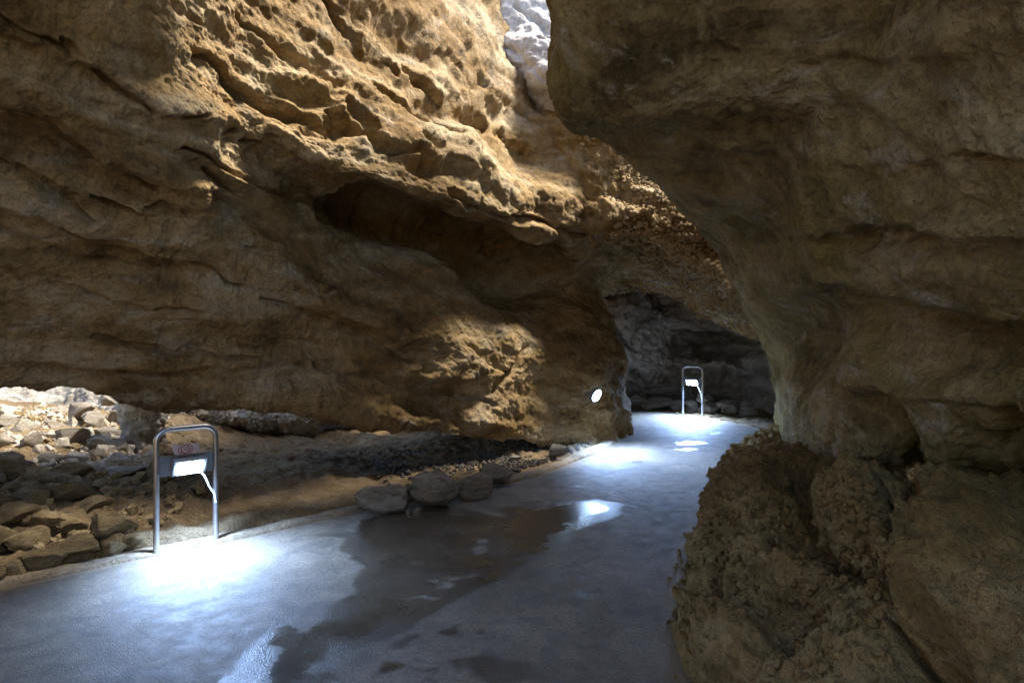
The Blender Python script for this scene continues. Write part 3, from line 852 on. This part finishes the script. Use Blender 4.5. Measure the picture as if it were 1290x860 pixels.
# rubble heap on the bank
_zs = 180 / 516
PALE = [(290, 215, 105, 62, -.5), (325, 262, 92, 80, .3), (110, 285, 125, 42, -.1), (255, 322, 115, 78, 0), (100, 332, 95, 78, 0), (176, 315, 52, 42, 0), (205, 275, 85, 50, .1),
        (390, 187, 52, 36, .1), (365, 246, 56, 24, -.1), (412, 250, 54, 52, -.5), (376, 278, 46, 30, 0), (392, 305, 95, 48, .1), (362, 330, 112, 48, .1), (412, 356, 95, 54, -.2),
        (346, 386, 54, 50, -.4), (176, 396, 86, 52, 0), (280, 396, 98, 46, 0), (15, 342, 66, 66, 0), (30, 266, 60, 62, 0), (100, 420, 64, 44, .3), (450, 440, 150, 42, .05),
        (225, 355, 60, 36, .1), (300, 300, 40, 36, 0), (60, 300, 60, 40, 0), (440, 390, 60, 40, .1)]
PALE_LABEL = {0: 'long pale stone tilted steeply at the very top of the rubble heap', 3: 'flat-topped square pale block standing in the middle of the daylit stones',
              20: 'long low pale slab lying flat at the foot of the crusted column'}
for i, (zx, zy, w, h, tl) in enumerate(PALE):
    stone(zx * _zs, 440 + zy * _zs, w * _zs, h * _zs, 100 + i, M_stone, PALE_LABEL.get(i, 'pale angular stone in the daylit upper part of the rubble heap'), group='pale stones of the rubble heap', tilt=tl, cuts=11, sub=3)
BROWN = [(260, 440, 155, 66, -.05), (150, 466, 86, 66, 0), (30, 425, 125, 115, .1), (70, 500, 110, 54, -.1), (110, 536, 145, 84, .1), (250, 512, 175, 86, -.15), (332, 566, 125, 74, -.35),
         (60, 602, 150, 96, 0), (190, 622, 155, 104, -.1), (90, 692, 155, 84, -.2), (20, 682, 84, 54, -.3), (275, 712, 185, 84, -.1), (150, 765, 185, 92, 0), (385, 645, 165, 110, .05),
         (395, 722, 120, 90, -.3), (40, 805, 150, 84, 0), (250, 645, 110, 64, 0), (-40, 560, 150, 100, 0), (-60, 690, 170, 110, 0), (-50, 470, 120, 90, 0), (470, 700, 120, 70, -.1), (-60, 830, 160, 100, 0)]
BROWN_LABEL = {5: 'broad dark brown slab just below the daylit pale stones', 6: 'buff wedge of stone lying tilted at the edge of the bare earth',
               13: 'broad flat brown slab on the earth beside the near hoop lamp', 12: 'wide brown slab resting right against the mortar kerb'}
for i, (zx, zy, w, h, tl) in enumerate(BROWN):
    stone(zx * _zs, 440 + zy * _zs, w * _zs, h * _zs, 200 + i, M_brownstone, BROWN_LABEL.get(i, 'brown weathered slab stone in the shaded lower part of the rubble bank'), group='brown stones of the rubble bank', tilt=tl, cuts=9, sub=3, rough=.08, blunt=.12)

# boulders at the foot of the back wall
_z2 = 200 / 1290
FAR = [(140, 285, 160, 100, 0), (310, 315, 260, 95, -.05), (470, 330, 90, 95, 0), (320, 205, 270, 130, .05), (580, 315, 110, 70, 0), (592, 362, 100, 90, -.5), (735, 345, 200, 110, .1), (700, 275, 130, 80, .2),
       (795, 405, 150, 60, 0), (870, 310, 160, 60, 0), (905, 350, 150, 95, -.3), (950, 430, 190, 70, 0), (1050, 390, 150, 100, .2), (930, 235, 220, 100, 0), (560, 250, 110, 60, 0), (1040, 300, 120, 80, 0), (1110, 440, 110, 70, 0), (60, 200, 220, 150, 0)]
for i, (zx, zy, w, h, tl) in enumerate(FAR):
    px, py = 780 + zx * _z2, 460 + zy * _z2
    dfar = 12.35 + (np.clip((870 - px) / 90, -1.2, 1)) * .75 + (0.5 if zy < 260 else 0)
    stone(px, py, w * _z2, h * _z2, 300 + i, M_greystone, 'grey boulder in the row at the foot of the dark back wall', 'boulder', 'boulders at the foot of the back wall', d=dfar, tilt=tl, name='boulder', cuts=10)

# crusted column standing at the edge of the daylit pit
cz = np.linspace(0, 1, 90)
ca = np.linspace(0, 2 * math.pi, 90)
CZ, CA = np.meshgrid(cz, ca, indexing='ij')
rad = .17 + .10 * (1 - CZ) ** 2 + .16 * CZ ** 3
cb = at(180, 560, 7.35)
CP = np.stack([cb[0] + rad * np.cos(CA), cb[1] + rad * .8 * np.sin(CA), .05 + CZ * 1.05], -1)
cn = np.stack([np.cos(CA), np.sin(CA), 0 * CA], -1)
cf = CP.reshape(-1, 3)
cd_ = .05 * fbm(cf * 4, 4) + .05 * (.5 - worley(cf * 9)) + .03 * (.5 - worley(cf * 22))
CP = (cf + cn.reshape(-1, 3) * cd_[:, None]).reshape(CP.shape)
CP[:, -1] = CP[:, 0]
col_o = mesh_from_grid('rock_column', CP, M_pale)
tag(col_o, 'stout pale crusted rock column behind the hoop lamp at the rubble heap', 'rock column')

# stones lodged in the ledge
stone(1055, 710, 44, 40, 401, M_brownstone, 'pointed buff stone lodged in the ledge hollow under the knobbly lump', d=3.75, cuts=11)
stone(1093, 716, 32, 34, 402, M_stone, 'smaller pale stone lodged in the ledge hollow beside a pointed one', d=3.65, cuts=11)
stone(925, 818, 74, 70, 403, M_brownstone, 'large blocky brown rock at the foot of the ledge beside the path', d=3.02, cuts=8, rough=.12)


# scattered gravel: many small stones in one object
def scatter(name, spots, mat, cuts=6, seed=1, parent=None):
    protos = []
    for k in range(5):
        me = rock_mesh('proto', 500 + k + seed, 1, cuts, .08)
        protos.append((np.array([v.co[:] for v in me.vertices]), np.array([p.vertices[:] for p in me.polygons])))
        bpy.data.meshes.remove(me)
    r = np.random.default_rng(seed)
    VV, FF, off = [], [], 0
    for (c, sz) in spots:
        V, Fc = protos[r.integers(5)]
        a = r.uniform(0, 6.28)
        R = np.array(Matrix.Rotation(a, 3, 'Z') @ Matrix.Rotation(r.uniform(-.6, .6), 3, 'X'))
        sc = sz * r.uniform(.6, 1.2, 3)
        VV.append((V * sc) @ R.T + c)
        FF.append(Fc + off)
        off += len(V)
    VV = np.concatenate(VV)
    FF = np.concatenate(FF)
    me = bpy.data.meshes.new(name)
    me.from_pydata(VV.tolist(), [], FF.tolist())
    me.materials.append(mat)
    o = bpy.data.objects.new(name, me)
    COL.objects.link(o)
    if parent:
        o.parent = parent
    o['kind'] = 'stuff'
    return o


PATH_POLY = LEFT_EDGE + RIGHT_EDGE[::-1]
r = np.random.default_rng(3)
gpx, gpy = r.uniform(470, 775, 9000), r.uniform(546, 612, 9000)
gd = F * (EYE - .06) / (gpy - CY)
gxx = (gpx - CX) / F * gd
keep = (poly_sdf(gxx, gd, PATH_POLY) > .18) & ((gpx > 620) | (r.random(9000) < np.exp(-(gpy - 578) ** 2 / 160)))
gxx, gd = gxx[keep][:1600], gd[keep][:1600]
gz = floor_z(gxx, gd)
sp = [(np.array([a, b, c + .012]), r.uniform(.010, .034)) for a, b, c in zip(gxx, gd, gz)]
g1 = scatter('gravel', sp, M_gravel, seed=2)
tag(g1, 'loose grey gravel spread under the dark overhang beside the kerb', 'gravel')
gxx, gd = r.uniform(-6.2, -2.6, 4000), r.uniform(4.0, 8.4, 4000)
gz = floor_z(gxx, gd)
keep = (poly_sdf(gxx, gd, PATH_POLY) > .22) & (gxx < -2.2 - (gd - 4.5) * .35)
sp = [(np.array([a, b, c + .02]), r.uniform(.015, .06)) for a, b, c in zip(gxx[keep][:1000], gd[keep][:1000], gz[keep][:1000])]
g2 = scatter('rubble_chips', sp, M_brownstone, seed=4)
tag(g2, 'small stone chips filling gaps between the stones of the rubble bank', 'rubble')


gxx, gd = r.uniform(-7.0, -2.2, 4000), r.uniform(6.2, 8.9, 4000)
gz = floor_z(gxx, gd)
kk = gxx < -.53 * gd
sp = [(np.array([a, b, c + .02]), r.uniform(.02, .05) * (1 + 1.5 * (r.random() < .15))) for a, b, c in zip(gxx[kk][:700], gd[kk][:700], gz[kk][:700])]
g3_ = scatter('rubble_chips', sp, M_stone, seed=6)
tag(g3_, 'pale broken chips strewn between the daylit stones behind the overhang', 'rubble')


ss = r.uniform(0, 1, 700)
ii = (ss * (len(Rc) - 1)).astype(int)
off = r.exponential(.025, 700) - .03
nr_ = np.gradient(Rc, axis=0)
nr_ /= np.linalg.norm(nr_, axis=1, keepdims=True)
gq = Rc[ii] + np.stack([-nr_[ii, 1], nr_[ii, 0]], 1) * off[:, None]
g4_ = scatter('path_grit', [(np.array([a, b, .006]), r.uniform(.004, .018)) for a, b in gq], M_ledge, seed=12)
tag(g4_, 'brown grit and crumbs along the foot of the ledge on the path', 'grit')


# cave coral: knobbly crust on rock surfaces
def coral(name, P, N, poly, count, rmin, rmax, mat, parent, seed, sign=1):
    p = P.reshape(-1, 3)
    n = N.reshape(-1, 3)
    okm = p[:, 1] > 1
    px, py = pix(np.where(okm[:, None], p, 1.0))
    sdv = poly_sdf(px, py, poly)
    nz = fbm(p * 3.0 + seed, 3)
    idx = np.where(okm & (sdv + nz * 22 < 0))[0]
    rr = np.random.default_rng(seed)
    idx = rr.choice(idx, min(count, len(idx)), replace=False)
    return scatter(name, [(p[i] + sign * n[i] * rr.uniform(-.01, .02), rr.uniform(rmin, rmax)) for i in idx], mat, cuts=2, seed=seed, parent=parent)


coral('knobbly_crust', PC, NC, [(735, 165), (770, 175), (800, 200), (850, 250), (905, 320), (945, 370), (955, 410), (930, 405), (890, 370), (840, 350), (800, 335), (770, 300), (770, 230), (730, 195)], 3600, .016, .042, M_nod, ceiling, 7)
coral('knobbly_crust', PL, NL, [(725, 160), (775, 170), (860, 260), (850, 300), (790, 300), (740, 292), (770, 240), (725, 190)], 1200, .014, .04, M_nod, wall_left, 8)
coral('knobbly_crust', PC, NC, [(775, 360), (850, 345), (900, 350), (960, 400), (930, 420), (880, 385), (830, 370), (790, 378)], 900, .012, .035, M_pale, ceiling, 17)
coral('knobbly_crust', PE, NE, [(1035, 605), (1130, 600), (1145, 640), (1100, 690), (1050, 680), (1030, 640)], 420, .016, .04, M_ledge, ledge, 9)
coral('knobbly_crust', PE, NE, [(885, 590), (960, 560), (1010, 580), (1010, 660), (960, 700), (1010, 760), (940, 800), (880, 770), (880, 640)], 700, .010, .032, M_ledge, ledge, 19)
coral('knobbly_crust', PE, NE, [(1010, 690), (1120, 690), (1130, 860), (960, 860)], 500, .008, .03, M_ledge, ledge, 29)
coral('knobbly_crust', PQ, NQ, [(160, 500), (410, 505), (415, 590), (160, 600)], 3200, .010, .032, M_pale, recess, 10)


# ------------------------------------------------------------------ lamps
def tube(name, pts, rad, mat, parent, seg=10):
    cu = bpy.data.curves.new(name, 'CURVE')
    cu.dimensions = '3D'
    sp = cu.splines.new('POLY')
    sp.points.add(len(pts) - 1)
    for q, c in zip(sp.points, pts):
        q.co = (*c, 1)
    cu.bevel_depth = rad
    cu.bevel_resolution = 4
    cu.use_fill_caps = True
    tmp = bpy.data.objects.new('tmp', cu)
    COL.objects.link(tmp)
    bpy.context.view_layer.update()
    me = bpy.data.meshes.new_from_object(tmp.evaluated_get(bpy.context.evaluated_depsgraph_get()))
    bpy.data.objects.remove(tmp)
    me.name = name
    for p in me.polygons:
        p.use_smooth = True
    me.materials.clear()
    me.materials.append(mat)
    o = bpy.data.objects.new(name, me)
    COL.objects.link(o)
    o.parent = parent
    return o


def box(name, size, mat, parent, loc=(0, 0, 0), rot=(0, 0, 0), bevel=.004):
    bm = bmesh.new()
    bmesh.ops.create_cube(bm, size=1.0)
    for v in bm.verts:
        v.co = Vector((v.co.x * size[0], v.co.y * size[1], v.co.z * size[2]))
    if bevel:
        bmesh.ops.bevel(bm, geom=bm.edges[:], offset=bevel, segments=2, affect='EDGES', profile=.6)
    me = bpy.data.meshes.new(name)
    bm.to_mesh(me)
    bm.free()
    me.materials.append(mat)
    o = bpy.data.objects.new(name, me)
    COL.objects.link(o)
    o.parent = parent
    o.location = loc
    o.rotation_euler = rot
    return o


def disc(name, r0, r1, mat, parent, loc, rot, th=.002, n=32):
    bm = bmesh.new()
    ring = []
    for k in range(n):
        a = 2 * math.pi * k / n
        ring.append([bm.verts.new((math.cos(a) * rr, math.sin(a) * rr, zz)) for rr, zz in ((r1, 0), (r1, th), (r0, th), (r0, 0))])
    for k in range(n):
        a, b = ring[k], ring[(k + 1) % n]
        for q in range(4):
            bm.faces.new((a[q], b[q], b[(q + 1) % 4], a[(q + 1) % 4]))
    me = bpy.data.meshes.new(name)
    bm.to_mesh(me)
    bm.free()
    me.materials.append(mat)
    o = bpy.data.objects.new(name, me)
    COL.objects.link(o)
    o.parent = parent
    o.location = loc
    o.rotation_euler = rot
    return o


def text(name, body, size, mat, parent, loc, rot):
    cu = bpy.data.curves.new(name, 'FONT')
    cu.body = body
    cu.size = size
    cu.extrude = .0008
    cu.align_x = 'CENTER'
    cu.align_y = 'CENTER'
    tmp = bpy.data.objects.new('tmp', cu)
    COL.objects.link(tmp)
    bpy.context.view_layer.update()
    me = bpy.data.meshes.new_from_object(tmp.evaluated_get(bpy.context.evaluated_depsgraph_get()))
    bpy.data.objects.remove(tmp)
    me.name = name
    me.materials.clear()
    me.materials.append(mat)
    o = bpy.data.objects.new(name, me)
    COL.objects.link(o)
    o.parent = parent
    o.location = loc
    o.rotation_euler = rot
    return o


def lamp_light(name, parent, loc, direction, power, size, spread=150, color=(.36, .56, 1.0)):
    ld = bpy.data.lights.new(name, 'AREA')
    ld.shape = 'RECTANGLE'
    ld.size, ld.size_y = size
    ld.energy = power
    ld.color = color
    ld.spread = math.radians(spread)
    o = bpy.data.objects.new(name, ld)
    COL.objects.link(o)
    o.parent = parent
    o.location = loc
    o.rotation_euler = Vector(direction).normalized().to_track_quat('-Z', 'Y').to_euler()
    return o


def floodlight(parent, loc, tilt, w, h, power, spread=138, down=.6, side=0.0):
    """facing local -Y, tilted down; a part of its thing"""
    hd = box('floodlight', (w, .035, h), M_house, parent, loc, (tilt, 0, 0), .006)
    box('lens', (w * .74, .012, h * .66), M_lens, hd, (0, -.0195, -.004), (0, 0, 0), .003)
    lamp_light('floodlight_beam', hd, (0, -.034, 0), (side, -1, -down), power, (w * .7, h * .6), spread)
    return hd


def hoop_lamp(base_a, base_b, height, label, power, sign, tilt=math.radians(40), zlamp=.60, side=0.0):
    a, b = Vector((*base_a, 0)), Vector((*base_b, 0))
    root = bpy.data.objects.new('hoop_lamp', None)
    COL.objects.link(root)
    mid = (a + b) / 2
    root.location = mid
    wdt = (b - a).length
    root.rotation_euler = (0, 0, math.atan2((b - a).y, (b - a).x))
    tag(root, label, 'lamp', 'hoop lamps beside the walkway')
    hw, cr = wdt / 2, .085
    pts = [(-hw, 0, -.03), (-hw, 0, height - cr)]
    for k in range(1, 9):
        an = math.pi / 2 * k / 8
        pts.append((-hw + cr - cr * math.cos(an), 0, height - cr + cr * math.sin(an)))
    for k in range(0, 9):
        an = math.pi / 2 * k / 8
        pts.append((hw - cr + cr * math.sin(an), 0, height - cr + cr * math.cos(an)))
    pts.append((hw, 0, -.03))
    tube('hoop', pts, .0205, M_steel, root)
    for sx in (-1, 1):
        disc('base_collar', .019, .034, M_steel, root, (sx * hw, 0, .0), (0, 0, 0), .012, 20)
    box('mounting_plate', (wdt - .03, .006, .135), M_plate, root, (0, .012, zlamp), (0, 0, 0), .002)
    hd = floodlight(root, (0.005, -.045, zlamp - .005), tilt, .225, .13, power, side=side)
    box('bracket', (.06, .05, .03), M_plate, root, (0.005, -.012, zlamp), (0, 0, 0), .003)
    cab = [(.09, -.03, zlamp - .07), (.105, -.035, zlamp - .085), (.125, -.03, zlamp - .12), (.145, -.02, zlamp - .17), (hw - .012, -.012, zlamp - .235), (hw - .004, -.018, zlamp - .30)]
    tube('cable', cab, .0075, M_cable, root)
    if sign:
        bm = bmesh.new()
        out = [(-.105, .072), (.075, .072), (.10, 0.0), (-.075, 0.0)]
        fr = [bm.verts.new((x, -.004, z)) for x, z in out]
        bk = [bm.verts.new((x, .0, z)) for x, z in out]
        bm.faces.new(fr[::-1])
        bm.faces.new(bk)
        for k in range(4):
            bm.faces.new((fr[k], fr[(k + 1) % 4], bk[(k + 1) % 4], bk[k]))
        bmesh.ops.recalc_face_normals(bm, faces=bm.faces[:])
        me = bpy.data.meshes.new('number_sign')
        bm.to_mesh(me)
        bm.free()
        me.materials.append(M_sign)
        so = bpy.data.objects.new('number_sign', me)
        COL.objects.link(so)
        so.parent = root
        so.location = (-.005, -.012, zlamp + .075)
        rx = (math.radians(90), 0, 0)
        disc('printed_ring', .026, .034, M_signred, so, (-.008, -.0042, .036), rx, .001)
        disc('printed_ring', .043, .048, M_signred, so, (-.008, -.0042, .036), rx, .0008)
        text('number', '10', .036, M_signred, so, (-.008, -.0045, .036), rx)
    return root


hoop_lamp((-2.47, 4.74), (-2.17, 5.00), .86, 'steel hoop lamp with a number 10 sign above its lit floodlight', 15, True, tilt=math.radians(28), side=.12)
hoop_lamp((3.00, 11.98), (3.29, 11.80), .86, 'steel hoop lamp in front of the boulders at the dark back wall', 32, False, tilt=math.radians(28))

# floodlight fixed to the rock pillar
wl = bpy.data.objects.new('wall_lamp', None)
COL.objects.link(wl)
wl.location = at(748, 496, 8.72)
wl.rotation_euler = (0, 0, math.radians(48))
tag(wl, 'small lit floodlight fixed to the rock pillar above the path bend', 'lamp')
hd = disc('floodlight', .001, .095, M_plate, wl, (0, 0, 0), (math.radians(90 + 22), 0, 0), .05)
disc('lens', .0005, .072, M_lens, hd, (0, 0, .051), (0, 0, 0), .006)
lamp_light('floodlight_beam', hd, (0, 0, .066), (0, -.6, 1), 18, (.11, .11), 125)
box('bracket', (.05, .12, .04), M_plate, wl, (0, .06, 0), (0, 0, 0), .004)
